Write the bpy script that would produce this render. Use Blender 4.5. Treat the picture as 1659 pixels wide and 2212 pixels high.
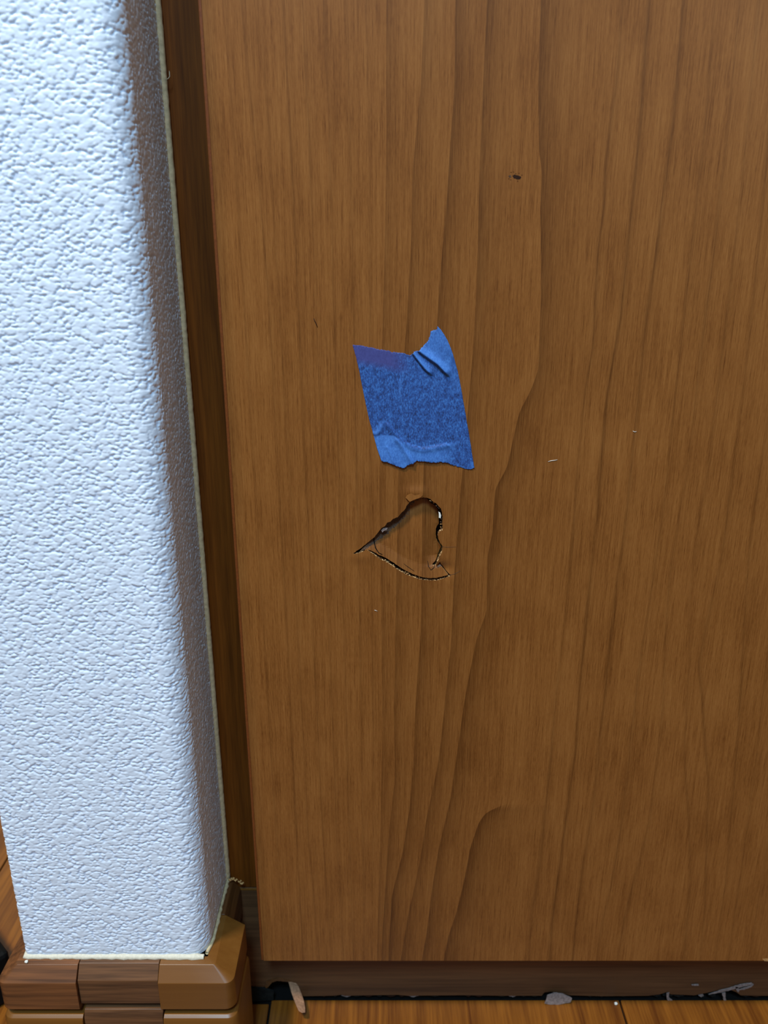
import bpy, bmesh, math, random
import numpy as np
from mathutils import Vector
from mathutils.geometry import delaunay_2d_cdt

for o in list(bpy.data.objects):
    bpy.data.objects.remove(o)
SC = bpy.context.scene
COL = SC.collection
random.seed(7)
RNG = np.random.default_rng(11)

# ------------------------------------------------------------------ camera, light, exposure
H = 0.4875                       # camera height above the floor (m)
F_PX = 1725.0
PITCH = math.radians(19.1)
cam_d = bpy.data.cameras.new('camera')
cam = bpy.data.objects.new('camera', cam_d)
COL.objects.link(cam)
cam.location = (0, 0, H)
cam.rotation_euler = (math.pi / 2 - PITCH, 0, 0)
cam_d.sensor_fit = 'VERTICAL'
cam_d.sensor_height = 36.0
cam_d.sensor_width = 27.0
cam_d.lens = 36.0 * F_PX / 2212.0
cam_d.clip_start = 0.01
cam_d.dof.use_dof = True
cam_d.dof.focus_distance = 0.408
cam_d.dof.aperture_fstop = 11.0
SC.camera = cam

world = bpy.data.worlds.new('world')
SC.world = world
world.use_nodes = True
world.node_tree.nodes['Background'].inputs[0].default_value = (1.0, 0.86, 0.70, 1)
world.node_tree.nodes['Background'].inputs[1].default_value = 0.10


def area(name, loc, target, size, power, color):
    d = bpy.data.lights.new(name, 'AREA')
    d.shape = 'RECTANGLE'
    d.size, d.size_y = size
    d.energy = power
    d.color = color
    o = bpy.data.objects.new(name, d)
    COL.objects.link(o)
    o.location = loc
    o.rotation_euler = (Vector(target) - Vector(loc)).to_track_quat('-Z', 'Y').to_euler()
    return o


area('ceiling_lamp', (-0.60, -0.28, 2.05), (0.0, 0.38, 0.40), (0.20, 0.20), 35.0, (1.0, 0.92, 0.80))
area('window_light', (-0.08, -0.90, 2.00), (-0.05, 0.38, 0.45), (0.35, 0.4), 39.0, (0.42, 0.74, 1.0))
area('room_light', (0.85, -1.00, 0.98), (0.2, 0.38, 0.55), (0.35, 0.35), 2.3, (1.0, 0.90, 0.80))

SC.view_settings.view_transform = 'Standard'
SC.view_settings.look = 'None'
SC.view_settings.gamma = 1
SC.view_settings.use_curve_mapping = False
SC.view_settings.exposure = 0.0


# ------------------------------------------------------------------ measuring helpers
def _ray(px, py):
    a = (px - 829.5) / F_PX
    b = (1106 - py) / F_PX
    return a, math.cos(PITCH) + b * math.sin(PITCH), -math.sin(PITCH) + b * math.cos(PITCH)


def at(px, py, y):
    """point on the upright plane at depth y"""
    a, dy, dz = _ray(px, py)
    t = y / dy
    return Vector((a * t, y, H + dz * t))


def flo(px, py, z=0.0):
    """point on the level plane at height z"""
    a, dy, dz = _ray(px, py)
    t = (z - H) / dz
    return Vector((a * t, dy * t, z))


DOOR = 0.380      # depth of the door face
KICK = 0.402      # depth of the toe kick
WALL = 0.344      # depth of the wall end
XR, XL = -0.0995, -0.2020   # right and left faces of the wall end


# ------------------------------------------------------------------ node helpers
def srgb(r, g, b):
    f = lambda c: (c / 255 / 12.92) if c / 255 <= 0.04045 else ((c / 255 + 0.055) / 1.055) ** 2.4
    return (f(r), f(g), f(b), 1)


class NT:
    def __init__(s, name, rough=0.5, spec=0.5):
        s.m = bpy.data.materials.new(name)
        s.m.use_nodes = True
        s.t = s.m.node_tree
        s.b = s.t.nodes['Principled BSDF']
        s.b.inputs['Roughness'].default_value = rough
        s.b.inputs['Specular IOR Level'].default_value = spec

    def n(s, typ, **kw):
        nd = s.t.nodes.new(typ)
        for k, v in kw.items():
            setattr(nd, k, v)
        return nd

    def l(s, a, b):
        s.t.links.new(a, b)

    def coord(s):
        return s.n('ShaderNodeTexCoord').outputs['Object']

    def attr(s, name):
        return s.n('ShaderNodeAttribute', attribute_name=name)

    def scale(s, vec, sc):
        m = s.n('ShaderNodeMapping')
        m.inputs['Scale'].default_value = sc
        s.l(vec, m.inputs['Vector'])
        return m.outputs['Vector']

    def noise(s, vec, scale=1.0, detail=2.0, rough=0.5, dist=0.0):
        nd = s.n('ShaderNodeTexNoise')
        nd.inputs['Scale'].default_value = scale
        nd.inputs['Detail'].default_value = detail
        nd.inputs['Roughness'].default_value = rough
        nd.inputs['Distortion'].default_value = dist
        s.l(vec, nd.inputs['Vector'])
        return nd.outputs['Fac']

    def ramp(s, fac, stops, interp='LINEAR'):
        nd = s.n('ShaderNodeValToRGB')
        nd.color_ramp.interpolation = interp
        el = nd.color_ramp.elements
        while len(el) < len(stops):
            el.new(0.5)
        for e, (p, c) in zip(el, stops):
            e.position = p
            e.color = c if len(c) == 4 else (*c, 1)
        s.l(fac, nd.inputs['Fac'])
        return nd.outputs['Color']

    def val(s, fac, a, b, lo=0.0, hi=1.0):
        nd = s.n('ShaderNodeMapRange')
        nd.inputs[1].default_value, nd.inputs[2].default_value = a, b
        nd.inputs[3].default_value, nd.inputs[4].default_value = lo, hi
        s.l(fac, nd.inputs[0])
        return nd.outputs[0]

    def mix(s, fac, a, b, blend='MIX'):
        nd = s.n('ShaderNodeMix', data_type='RGBA', blend_type=blend)
        for sock, v in ((nd.inputs[0], fac), (nd.inputs[6], a), (nd.inputs[7], b)):
            if isinstance(v, (int, float)):
                sock.default_value = v
            elif isinstance(v, tuple):
                sock.default_value = v
            else:
                s.l(v, sock)
        return nd.outputs[2]

    def math(s, op, a, b=0.0):
        nd = s.n('ShaderNodeMath', operation=op)
        for sock, v in ((nd.inputs[0], a), (nd.inputs[1], b)):
            if isinstance(v, (int, float)):
                sock.default_value = v
            else:
                s.l(v, sock)
        return nd.outputs[0]

    def bump(s, h, strength=0.3, dist=0.0005):
        nd = s.n('ShaderNodeBump')
        nd.inputs['Strength'].default_value = strength
        nd.inputs['Distance'].default_value = dist
        s.l(h, nd.inputs['Height'])
        s.l(nd.outputs[0], s.b.inputs['Normal'])

    def color(s, c):
        if isinstance(c, tuple):
            s.b.inputs['Base Color'].default_value = c
        else:
            s.l(c, s.b.inputs['Base Color'])


def plain(name, rgb, rough=0.6, spec=0.3, vary=0.15, scale=900):
    t = NT(name, rough, spec)
    f = t.noise(t.coord(), scale, 3)
    c = srgb(*rgb)
    dk = tuple(v * (1 - vary) for v in c[:3]) + (1,)
    lt = tuple(min(1, v * (1 + vary)) for v in c[:3]) + (1,)
    t.color(t.ramp(f, [(0.3, dk), (0.7, lt)]))
    t.bump(f, 0.15, 0.0002)
    return t.m


def wood(name, light, dark, along, fine=900, coarse=160, rough=0.42, spec=0.4, contrast=1.0, stretch=0.04):
    """straight-grained wood; along = axis index of the grain"""
    t = NT(name, rough, spec)
    co = t.coord()
    sc = [1.0, 1.0, 1.0]
    sc[along] = stretch
    v = t.scale(co, sc)
    f1 = t.noise(v, fine, 3, 0.6)
    f2 = t.noise(v, coarse, 2, 0.5, 0.4)
    f = t.math('ADD', t.math('MULTIPLY', f1, 0.45), t.math('MULTIPLY', f2, 0.55))
    w = 0.16 / contrast
    t.color(t.ramp(f, [(0.5 - w, srgb(*dark)), (0.5 + w, srgb(*light))]))
    t.bump(f1, 0.12, 0.0001)
    return t.m


# door: the figure of the veneer is carried by the attributes 'figure' and 'grain'
def door_material(name):
    t = NT(name, 0.40, 0.32)
    g = t.attr('grain').outputs['Vector']
    fig = t.attr('figure').outputs['Fac']
    v1 = t.scale(g, (2.3, 1, 0.055))
    v2 = t.scale(g, (0.62, 1, 0.012))
    v3 = t.scale(g, (0.05, 1, 0.022))
    v4 = t.scale(g, (4.6, 1, 0.30))
    f1 = t.noise(v1, 1.0, 3, 0.65)
    f2 = t.noise(v2, 1.0, 3, 0.6)
    f3 = t.noise(v3, 1.0, 2, 0.5)
    f4 = t.noise(v4, 1.0, 2, 0.6)
    f = t.math('ADD', t.math('MULTIPLY', f1, 0.34), t.math('MULTIPLY', f2, 0.22))
    f = t.math('ADD', f, t.math('MULTIPLY', f3, 0.18))
    f = t.math('ADD', f, t.math('MULTIPLY', f4, 0.26))
    base = t.ramp(f, [(0.37, srgb(97, 53, 16)), (0.50, srgb(130, 80, 35)), (0.63, srgb(147, 96, 47))])
    pore = t.val(f1, 0.40, 0.28, 0.0, 0.6)
    base = t.mix(pore, base, srgb(80, 42, 11))
    streak = t.val(f1, 0.70, 0.34, 0.65, 1.15)
    k = t.math('MULTIPLY', fig, streak)
    c = t.mix(k, base, srgb(74, 39, 9))
    t.color(c)
    t.bump(f1, 0.06, 0.0001)
    return t.m


M_DOOR = door_material('cherry_veneer')
M_FILL = wood('cherry_veneer_shaded', (116, 60, 14), (66, 30, 4), 2, 700, 160, 0.55, 0.12, contrast=0.9)  # side filler veneer, the wall end's shade darkened into its colour
M_EDGE = plain('edge_band_brown', (118, 60, 22), 0.45, 0.4)
M_KICK = wood('toe_kick_veneer', (104, 68, 42), (66, 40, 22), 0, 500, 130, 0.5, 0.35, 0.9)
M_FLOOR = wood('floor_oak_orange', (142, 84, 25), (86, 42, 8), 1, 520, 120, 0.35, 0.5, 1.1)
M_CAP = wood('cap_tan_vinyl', (120, 77, 30), (104, 62, 20), 0, 300, 60, 0.38, 0.45, 0.7)
M_CAP2 = wood('cap_walnut_vinyl', (124, 76, 42), (62, 36, 20), 0, 420, 170, 0.42, 0.4, 1.3)
M_STRIP = wood('strip_walnut_vinyl', (112, 74, 46), (64, 40, 24), 0, 700, 260, 0.45, 0.4, 1.2)
M_STRIPS = wood('strip_side_vinyl', (100, 60, 28), (66, 37, 14), 1, 700, 260, 0.45, 0.4, 1.0)
M_CAULK = plain('cream_caulk', (206, 198, 180), 0.6, 0.3, 0.10)
M_DUSTY = plain('dusty_caulk', (196, 176, 140), 0.7, 0.2, 0.2, 500)
M_DARK = plain('dark_void', (16, 13, 12), 0.9, 0.1)
M_GRIME = plain('black_grime', (19, 18, 16), 0.8, 0.2, 0.5, 400)
M_BLACK = plain('black_plastic', (8, 8, 8), 0.7, 0.15)
M_FIBER = plain('raw_board_fibre', (176, 132, 84), 0.9, 0.1, 0.4, 1500)
M_FIBERD = plain('dark_board_fibre', (84, 64, 52), 0.95, 0.05, 0.4, 1500)
def core_mat():
    t = NT('speckled_board_core', 0.95, 0.05)
    f = t.noise(t.coord(), 1100, 3, 0.6)
    t.color(t.ramp(f, [(0.40, srgb(26, 18, 14)), (0.50, srgb(120, 82, 50)), (0.60, srgb(214, 178, 128))]))
    return t.m


M_CORE = core_mat()
M_PALE = plain('pale_chip', (215, 212, 205), 0.7, 0.2, 0.15)
M_PINK = plain('torn_laminate_back', (150, 110, 84), 0.8, 0.15, 0.25, 700)
M_LILAC = plain('torn_laminate_grey', (128, 112, 108), 0.8, 0.15, 0.3, 700)
M_SPECK = plain('faint_speck', (92, 54, 24), 0.8, 0.1)
M_MARK = plain('dark_smudge', (44, 26, 18), 0.8, 0.1)


def wallpaper():
    t = NT('embossed_wallpaper', 0.40, 0.5)
    co = t.coord()
    f = t.noise(co, 1400, 3, 0.6)
    h = t.attr('relief').outputs['Fac']
    c = t.ramp(h, [(0.0, srgb(206, 219, 242)), (0.6, srgb(220, 231, 248))])
    t.color(c)
    t.bump(f, 0.10, 0.0002)
    return t.m


M_WALL = wallpaper()


def tape_mat():
    t = NT('blue_crepe_paper', 0.62, 0.25)
    co = t.coord()
    v = t.scale(co, (1.0, 1.0, 0.55))
    f = t.noise(v, 1500, 4, 0.7)
    f2 = t.noise(co, 330, 2, 0.5)
    lift = t.attr('lift').outputs['Fac']
    fade = t.attr('fade').outputs['Fac']
    s = t.math('ADD', t.math('MULTIPLY', f, 0.72), t.math('MULTIPLY', f2, 0.28))
    stuck = t.ramp(s, [(0.36, srgb(30, 46, 88)), (0.50, srgb(43, 78, 144)), (0.64, srgb(62, 116, 188))])
    loose = t.ramp(s, [(0.3, srgb(50, 98, 176)), (0.7, srgb(84, 138, 212))])
    c = t.mix(lift, stuck, loose)
    c = t.mix(fade, c, t.ramp(s, [(0.3, srgb(58, 60, 116)), (0.7, srgb(70, 76, 138))]))
    t.color(c)
    t.bump(f, 0.25, 0.0002)
    return t.m


M_TAPE = tape_mat()


# ------------------------------------------------------------------ object helpers
def link(name, me, mat, parent=None, smooth=False):
    o = bpy.data.objects.new(name, me)
    COL.objects.link(o)
    if mat is not None and not me.materials:
        me.materials.append(mat)
    if parent is not None:
        o.parent = parent
    if smooth:
        me.polygons.foreach_set('use_smooth', [True] * len(me.polygons))
    return o


def mesh(name, vs, fs, mat, parent=None, smooth=False):
    me = bpy.data.meshes.new(name)
    me.from_pydata([tuple(v) for v in vs], [], fs)
    me.update()
    return link(name, me, mat, parent, smooth)


def np_grid(name, P, mat, parent=None, smooth=True, attrs=None):
    """P: rows x cols x 3"""
    r, c = P.shape[:2]
    idx = np.arange(r * c).reshape(r, c)
    q = np.stack([idx[:-1, :-1], idx[:-1, 1:], idx[1:, 1:], idx[1:, :-1]], -1).reshape(-1, 4)
    me = bpy.data.meshes.new(name)
    me.vertices.add(r * c)
    me.vertices.foreach_set('co', P.reshape(-1).astype(np.float32))
    me.loops.add(q.size)
    me.loops.foreach_set('vertex_index', q.reshape(-1).astype(np.int32))
    me.polygons.add(len(q))
    me.polygons.foreach_set('loop_start', np.arange(0, q.size, 4, dtype=np.int32))
    me.polygons.foreach_set('loop_total', np.full(len(q), 4, np.int32))
    me.update(calc_edges=True)
    for k, v in (attrs or {}).items():
        a = me.attributes.new(k, 'FLOAT', 'POINT')
        a.data.foreach_set('value', v.reshape(-1).astype(np.float32))
    return link(name, me, mat, parent, smooth)


def tag(o, label=None, cat=None, group=None, kind=None):
    for k, v in (('label', label), ('category', cat), ('group', group), ('kind', kind)):
        if v:
            o[k] = v
    return o


def empty(name, loc=(0, 0, 0)):
    o = bpy.data.objects.new(name, None)
    COL.objects.link(o)
    o.location = loc
    o.empty_display_size = 0.02
    return o


def box(name, x0, x1, y0, y1, z0, z1, mat, parent=None, bevel=0.0):
    bm = bmesh.new()
    vs = [bm.verts.new((x, y, z)) for x in (x0, x1) for y in (y0, y1) for z in (z0, z1)]
    for f in ((0, 1, 3, 2), (4, 6, 7, 5), (0, 4, 5, 1), (2, 3, 7, 6), (0, 2, 6, 4), (1, 5, 7, 3)):
        bm.faces.new([vs[i] for i in f])
    bmesh.ops.recalc_face_normals(bm, faces=bm.faces)
    if bevel:
        bmesh.ops.bevel(bm, geom=bm.edges[:], offset=bevel, segments=2, affect='EDGES', profile=0.5)
    me = bpy.data.meshes.new(name)
    bm.to_mesh(me)
    bm.free()
    return link(name, me, mat, parent)


def inside(poly, x, z):
    """vectorised point in polygon"""
    x = np.asarray(x)
    z = np.asarray(z)
    r = np.zeros(x.shape, bool)
    n = len(poly)
    for i in range(n):
        x0, z0 = poly[i]
        x1, z1 = poly[(i + 1) % n]
        if z0 == z1:
            continue
        c = ((z0 > z) != (z1 > z)) & (x < (x1 - x0) * (z - z0) / (z1 - z0) + x0)
        r ^= c
    return r


def cdt(polys, pts=()):
    """constrained triangulation of closed loops and loose points -> verts (n,2), tris"""
    vs, es = [], []
    for p in polys:
        b = len(vs)
        vs += [Vector(q) for q in p]
        es += [(b + i, b + (i + 1) % len(p)) for i in range(len(p))]
    vs += [Vector(q) for q in pts]
    S = 1000.0
    out = delaunay_2d_cdt([v * S for v in vs], es, [], 0, 1e-4)
    V = np.array([(v.x / S, v.y / S) for v in out[0]])
    T = [tuple(f) for f in out[2]]
    return V, T


def slab(name, poly, y, thick, mat, parent=None, shape=None, pts=(), smooth=False):
    """outline in (x,z) on the plane y, given thickness away from the viewer; shape(x,z) -> push in y"""
    V, T = cdt([poly], pts)
    cen = np.array([V[list(t)].mean(0) for t in T])
    ok = inside(poly, cen[:, 0], cen[:, 1])
    T = [t for t, k in zip(T, ok) if k]
    push = shape or (lambda x, z: 0.0)
    n = len(V)
    vs = [(x, y + push(x, z), z) for x, z in V] + [(x, y + push(x, z) + thick, z) for x, z in V]
    bm = bmesh.new()
    bv = [bm.verts.new(v) for v in vs]
    for t in T:
        bm.faces.new([bv[i] for i in t])
        bm.faces.new([bv[i + n] for i in reversed(t)])
    bm.edges.ensure_lookup_table()
    be = [e for e in bm.edges if len(e.link_faces) == 1]
    bm.verts.index_update()
    for e in be:
        a, b = e.verts[0].index, e.verts[1].index
        if a < n and b < n:
            try:
                bm.faces.new([bv[a], bv[b], bv[b + n], bv[a + n]])
            except ValueError:
                pass
    for v in [v for v in bm.verts if not v.link_faces]:
        bm.verts.remove(v)
    bmesh.ops.recalc_face_normals(bm, faces=bm.faces)
    me = bpy.data.meshes.new(name)
    bm.to_mesh(me)
    bm.free()
    return link(name, me, mat, parent, smooth)


def pxz(pts, y):
    return [(v.x, v.z) for v in (at(a, b, y) for a, b in pts)]


def jag(poly, step, amp, seed=0):
    """subdivide a closed outline and roughen it"""
    r = random.Random(seed)
    out = []
    n = len(poly)
    for i in range(n):
        x0, z0 = poly[i]
        x1, z1 = poly[(i + 1) % n]
        L = math.hypot(x1 - x0, z1 - z0)
        k = max(1, int(L / step))
        for j in range(k):
            t = j / k
            a = amp if j else amp * 0.3
            out.append((x0 + (x1 - x0) * t + r.uniform(-a, a), z0 + (z1 - z0) * t + r.uniform(-a, a)))
    return out


def tube(name, pts, rad, mat, parent=None, seg=6, taper=True):
    pts = [Vector(p) for p in pts]
    vs, fs = [], []
    n = len(pts)
    for i, p in enumerate(pts):
        d = (pts[min(i + 1, n - 1)] - pts[max(i - 1, 0)]).normalized()
        up = Vector((0, 1, 0)) if abs(d.y) < 0.9 else Vector((1, 0, 0))
        a = d.cross(up).normalized()
        b = d.cross(a)
        r = rad * (1 if not taper else (0.35 + 0.65 * math.sin(math.pi * (i + 0.5) / n)))
        for k in range(seg):
            t = 2 * math.pi * k / seg
            vs.append(p + a * (r * math.cos(t)) + b * (r * math.sin(t)))
    for i in range(n - 1):
        for k in range(seg):
            k2 = (k + 1) % seg
            fs.append((i * seg + k, i * seg + k2, (i + 1) * seg + k2, (i + 1) * seg + k))
    fs.append(tuple(reversed(range(seg))))
    fs.append(tuple((n - 1) * seg + k for k in range(seg)))
    return mesh(name, vs, fs, mat, parent, True)


def value_noise(x, y, seed=0):
    r = np.random.default_rng(seed)
    G = r.random((512, 512))
    xi = np.floor(x).astype(int)
    yi = np.floor(y).astype(int)
    fx = x - xi
    fy = y - yi
    fx = fx * fx * (3 - 2 * fx)
    fy = fy * fy * (3 - 2 * fy)
    g = lambda a, b: G[a % 512, b % 512]
    return (g(xi, yi) * (1 - fx) + g(xi + 1, yi) * fx) * (1 - fy) + (g(xi, yi + 1) * (1 - fx) + g(xi + 1, yi + 1) * fx) * fy


# ------------------------------------------------------------------ floor
floor = box('floor', -1.2, 1.0, -0.9, 1.25, -0.02, -0.003, M_DARK)
tag(floor, kind='structure')
PITCHX = 0.2355
PLANK = None
for i in range(-4, 5):
    x0 = -0.0765 + i * PITCHX
    x1 = x0 + PITCHX
    back = 0.4014 if i >= 0 else (0.3985 if i == -1 else 1.2)
    pieces = [(-0.9, back)]
    for (a, b) in pieces:
        if i == -1:
            box('plank', x0 + 0.0007, x1 - 0.0007, a, 0.335, -0.003, 0, M_FLOOR, floor, 0.0004)
            box('plank', -0.0925, x1 - 0.0007, 0.335, b, -0.003, 0, M_FLOOR, floor, 0.0004)
            box('plank', x0 + 0.0007, -0.222, 0.335, 1.2, -0.003, 0, M_FLOOR, floor, 0.0004)
        else:
            box('plank', x0 + 0.0007, x1 - 0.0007, a, b, -0.003, 0, M_FLOOR, floor, 0.0004)

# ------------------------------------------------------------------ wall end with embossed wallpaper
ZB = H - 0.3845          # foot of the wallpaper
R_R, R_L = 0.0105, 0.0018
ds = 0.0004


def wall_path():
    """plan outline: left side, front, right side; returns points, outward normals, arc length"""
    p = []
    for y in np.linspace(0.62, WALL + R_L, 8, endpoint=False):
        p.append((XL, y, -1, 0))
    for t in np.linspace(0, math.pi / 2, 6, endpoint=False):
        p.append((XL + R_L - R_L * math.cos(t), WALL + R_L - R_L * math.sin(t), -math.cos(t), -math.sin(t)))
    L = XR - R_R - (XL + R_L)
    for s in np.arange(0, L, ds):
        p.append((XL + R_L + s, WALL, 0, -1))
    m = int(R_R * math.pi / 2 / ds)
    for t in np.linspace(0, math.pi / 2, m, endpoint=False):
        p.append((XR - R_R + R_R * math.sin(t), WALL + R_R - R_R * math.cos(t), math.sin(t), -math.cos(t)))
    for y in np.arange(WALL + R_R, 0.4025, ds):
        p.append((XR, y, 1, 0))
    return np.array(p)


path = wall_path()
seglen = np.hypot(np.diff(path[:, 0]), np.diff(path[:, 1]))
arc = np.concatenate([[0], np.cumsum(seglen)])
zf = np.concatenate([np.arange(ZB, 0.62, ds), np.linspace(0.62, 1.3, 20)])
S, Z = np.meshgrid(arc * 1000, zf * 1000)      # millimetres
# warped blobs, wider than tall, in loose rows
wx = S + 0.8 * (value_noise(S / 1.3, Z / 1.1, 1) - 0.5) + 1.6 * (value_noise(S / 6, Z / 6, 2) - 0.5)
wz = Z + 0.6 * (value_noise(S / 1.5, Z / 1.3, 3) - 0.5) + 0.8 * (value_noise(S / 7, Z / 7, 4) - 0.5)
CX, CZ = 2.3, 1.7
rr = np.random.default_rng(5)
JX, JZ, RAD, HGT = rr.random((256, 512)), rr.random((256, 512)), rr.random((256, 512)), rr.random((256, 512))
ci = np.floor(wx / CX).astype(int)
cj = np.floor(wz / CZ).astype(int)
hh = np.zeros_like(S)
for di in (-2, -1, 0, 1, 2):
    for dj in (-1, 0, 1):
        a, b = (ci + di) % 256, (cj + dj) % 512
        cx = (ci + di + 0.5 + 0.95 * (JX[a, b] - 0.5)) * CX
        cz = (cj + dj + 0.5 + 0.70 * (JZ[a, b] - 0.5)) * CZ
        rx = CX * (0.52 + 0.80 * RAD[a, b] ** 3)
        rz = CZ * (0.54 + 0.55 * RAD[a, b] ** 3)
        d2 = ((wx - cx) / rx) ** 2 + ((wz - cz) / rz) ** 2
        e = np.clip((1.0 - np.sqrt(d2)) / 0.60, 0, 1)
        h = e * (2 - e) * (0.70 + 0.30 * HGT[a, b])
        hh = np.maximum(hh, h)
hh = hh + 0.10 * (value_noise(S / 1.0, Z / 0.8, 8) - 0.5)
hh = hh * np.clip((Z - ZB * 1000 - 0.8) / 2.5, 0, 1)
hh[Z > 622] = 0.5
fade = np.clip((0.42 - path[:, 1]) / 0.002, 0, 1)[None, :]
REL = 0.00056
P = np.empty(S.shape + (3,))
P[..., 0] = path[None, :, 0] + path[None, :, 2] * hh * REL * fade
P[..., 1] = path[None, :, 1] + path[None, :, 3] * hh * REL * fade
P[..., 2] = zf[:, None]
wall = np_grid('wall_left', P, M_WALL, attrs={'relief': hh})
tag(wall, kind='structure')
del P, S, Z, wx, wz, hh, h, d2, e


def bead(name, pts, rad, mat, parent, seed, wob=0.35, sub=3):
    """hand-run sealant bead: a lumpy tube"""
    r = random.Random(seed)
    out = []
    for i in range(len(pts) - 1):
        a, b = Vector(pts[i]), Vector(pts[i + 1])
        k = max(2, int((b - a).length / 0.0022))
        out += [a.lerp(b, j / k) for j in range(k)]
    out.append(Vector(pts[-1]))
    vs, fs = [], []
    seg = 8
    n = len(out)
    for i, p in enumerate(out):
        d = (out[min(i + 1, n - 1)] - out[max(i - 1, 0)]).normalized()
        up = Vector((0, 0, 1)) if abs(d.z) < 0.8 else Vector((0, 1, 0))
        a = d.cross(up).normalized()
        b = d.cross(a)
        rr_ = rad * (1 + r.uniform(-wob, wob))
        for k in range(seg):
            t = 2 * math.pi * k / seg
            q = rr_ * (1 + r.uniform(-wob, wob) * 0.4)
            vs.append(p + a * (q * math.cos(t)) + b * (q * math.sin(t)))
    for i in range(n - 1):
        for k in range(seg):
            k2 = (k + 1) % seg
            fs.append((i * seg + k, i * seg + k2, (i + 1) * seg + k2, (i + 1) * seg + k))
    return mesh(name, vs, fs, mat, parent, True)


bead('sealant_bead', [(XR + 0.0004, 0.4012, z) for z in (ZB, 0.3, 0.6, 1.3)], 0.0021, M_DUSTY, wall, 1, 0.05)
bead('sealant_line', [(XL - 0.0004, 0.36, ZB + 0.0002), (XL - 0.0002, WALL - 0.0002, ZB), (XR - 0.002, WALL - 0.0004, ZB)], 0.0017, M_CAULK, wall, 2, 0.22)
for k, (px, py) in enumerate(((494, 1899), (499, 1897), (505, 1900), (514, 1903), (519, 1907))):
    q = at(px, py, 0.3985)
    lumpy = bead('sealant_crumb', [q, q + Vector((0.0012, -0.0006, -0.0004)), q + Vector((0.002, 0, 0.0004))], 0.0006, M_FIBER, wall, 40 + k, 0.5)
bead('sealant_line', [(XR - 0.001, WALL + 0.002, ZB), (XR + 0.0006, WALL + 0.012, ZB), (XR + 0.0008, 0.402, ZB)], 0.0013, M_DUSTY, wall, 3, 0.35)

# ------------------------------------------------------------------ baseboards of the wall end
# profile of one tier: (front offset, side offset, corner radius, height)
ZT = ZB - 0.0002


def sweep(name, mat, parent, prof, side, x_in, y_end, smooth=False):
    """moulded corner piece round the right (side=+1) or left (-1) corner"""
    xs = XR if side > 0 else XL
    rows = []
    for (of, os_, r, z) in prof:
        yv = WALL - of
        xo = xs + side * os_
        row = [(x_in, yv, z), (x_in + (xo - side * r - x_in) * 0.5, yv, z)]
        for k in range(7):
            t = k / 6 * math.pi / 2
            row.append((xo - side * r + side * r * math.sin(t), yv + r - r * math.cos(t), z))
        row += [(xo, (yv + r + y_end) / 2, z), (xo, y_end, z)]
        rows.append(row)
    n = len(rows[0])
    vs = [v for row in rows for v in row]
    fs = []
    for i in range(len(rows) - 1):
        for k in range(n - 1):
            q = (i * n + k, i * n + k + 1, (i + 1) * n + k + 1, (i + 1) * n + k)
            fs.append(q if side > 0 else tuple(reversed(q)))
    ends = [tuple(i * n for i in range(len(rows))), tuple(i * n + n - 1 for i in reversed(range(len(rows))))]
    fs += ends if side > 0 else [tuple(reversed(e)) for e in ends]
    o = mesh(name, vs, fs, mat, parent)
    me = o.data
    bm = bmesh.new()
    bm.from_mesh(me)
    bmesh.ops.recalc_face_normals(bm, faces=bm.faces)
    sharp = [e for e in bm.edges if len(e.link_faces) == 2 and e.calc_face_angle(0) > 0.55]
    bm.to_mesh(me)
    bm.free()
    return o


def strip_prof(name, mat, parent, prof, p0, p1, normal):
    """straight moulding from plan point p0 to p1; prof = (offset, z)"""
    nx, ny = normal
    vs = []
    for (o_, z) in prof:
        for (x, y) in (p0, p1):
            vs.append((x + nx * o_, y + ny * o_, z))
    fs = [(2 * i, 2 * i + 1, 2 * i + 3, 2 * i + 2) for i in range(len(prof) - 1)]
    fs += [tuple(2 * i for i in range(len(prof))), tuple(2 * i + 1 for i in reversed(range(len(prof))))]
    o = mesh(name, vs, fs, mat, parent)
    bm = bmesh.new()
    bm.from_mesh(o.data)
    bmesh.ops.recalc_face_normals(bm, faces=bm.faces)
    bm.to_mesh(o.data)
    bm.free()
    return o


def soften(o, w=0.0003):
    m = o.modifiers.new('bevel', 'BEVEL')
    m.width = w
    m.segments = 2
    m.limit_method = 'ANGLE'
    m.angle_limit = math.radians(25)
    m.harden_normals = True
    for p in o.data.polygons:
        p.use_smooth = True
    return o


UP = [(0.000, 0.000, 0.0004, ZT), (0.0048, 0.0050, 0.0014, ZT - 0.0006), (0.0108, 0.0158, 0.0050, ZT - 0.0078),
      (0.0108, 0.0160, 0.0058, ZT - 0.0270), (0.0095, 0.0145, 0.0055, ZT - 0.0282), (0.0, 0.0, 0.0004, ZT - 0.0282)]
Z2 = ZT - 0.0318
LO = [(0.000, 0.000, 0.0004, Z2), (0.0100, 0.0150, 0.0050, Z2), (0.0116, 0.0162, 0.0055, Z2 - 0.0012), (0.0124, 0.0168, 0.0060, Z2 - 0.0032),
      (0.0120, 0.0166, 0.0060, 0.0004), (0.0, 0.0, 0.0004, 0.0004)]
UPL = [(a, b * 0.86, r, z) for a, b, r, z in UP]
LOL = [(a, b * 0.82, r, z) for a, b, r, z in LO]

base_up = empty('baseboard_left', ((XR + XL) / 2, WALL, ZB - 0.03))
tag(base_up, kind='structure')
base_lo = empty('trim_1', ((XR + XL) / 2, WALL, 0))
tag(base_lo, kind='structure')


def keep(o, parent):
    o.parent = parent
    o.matrix_parent_inverse = parent.matrix_basis.inverted()
    return o


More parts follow.
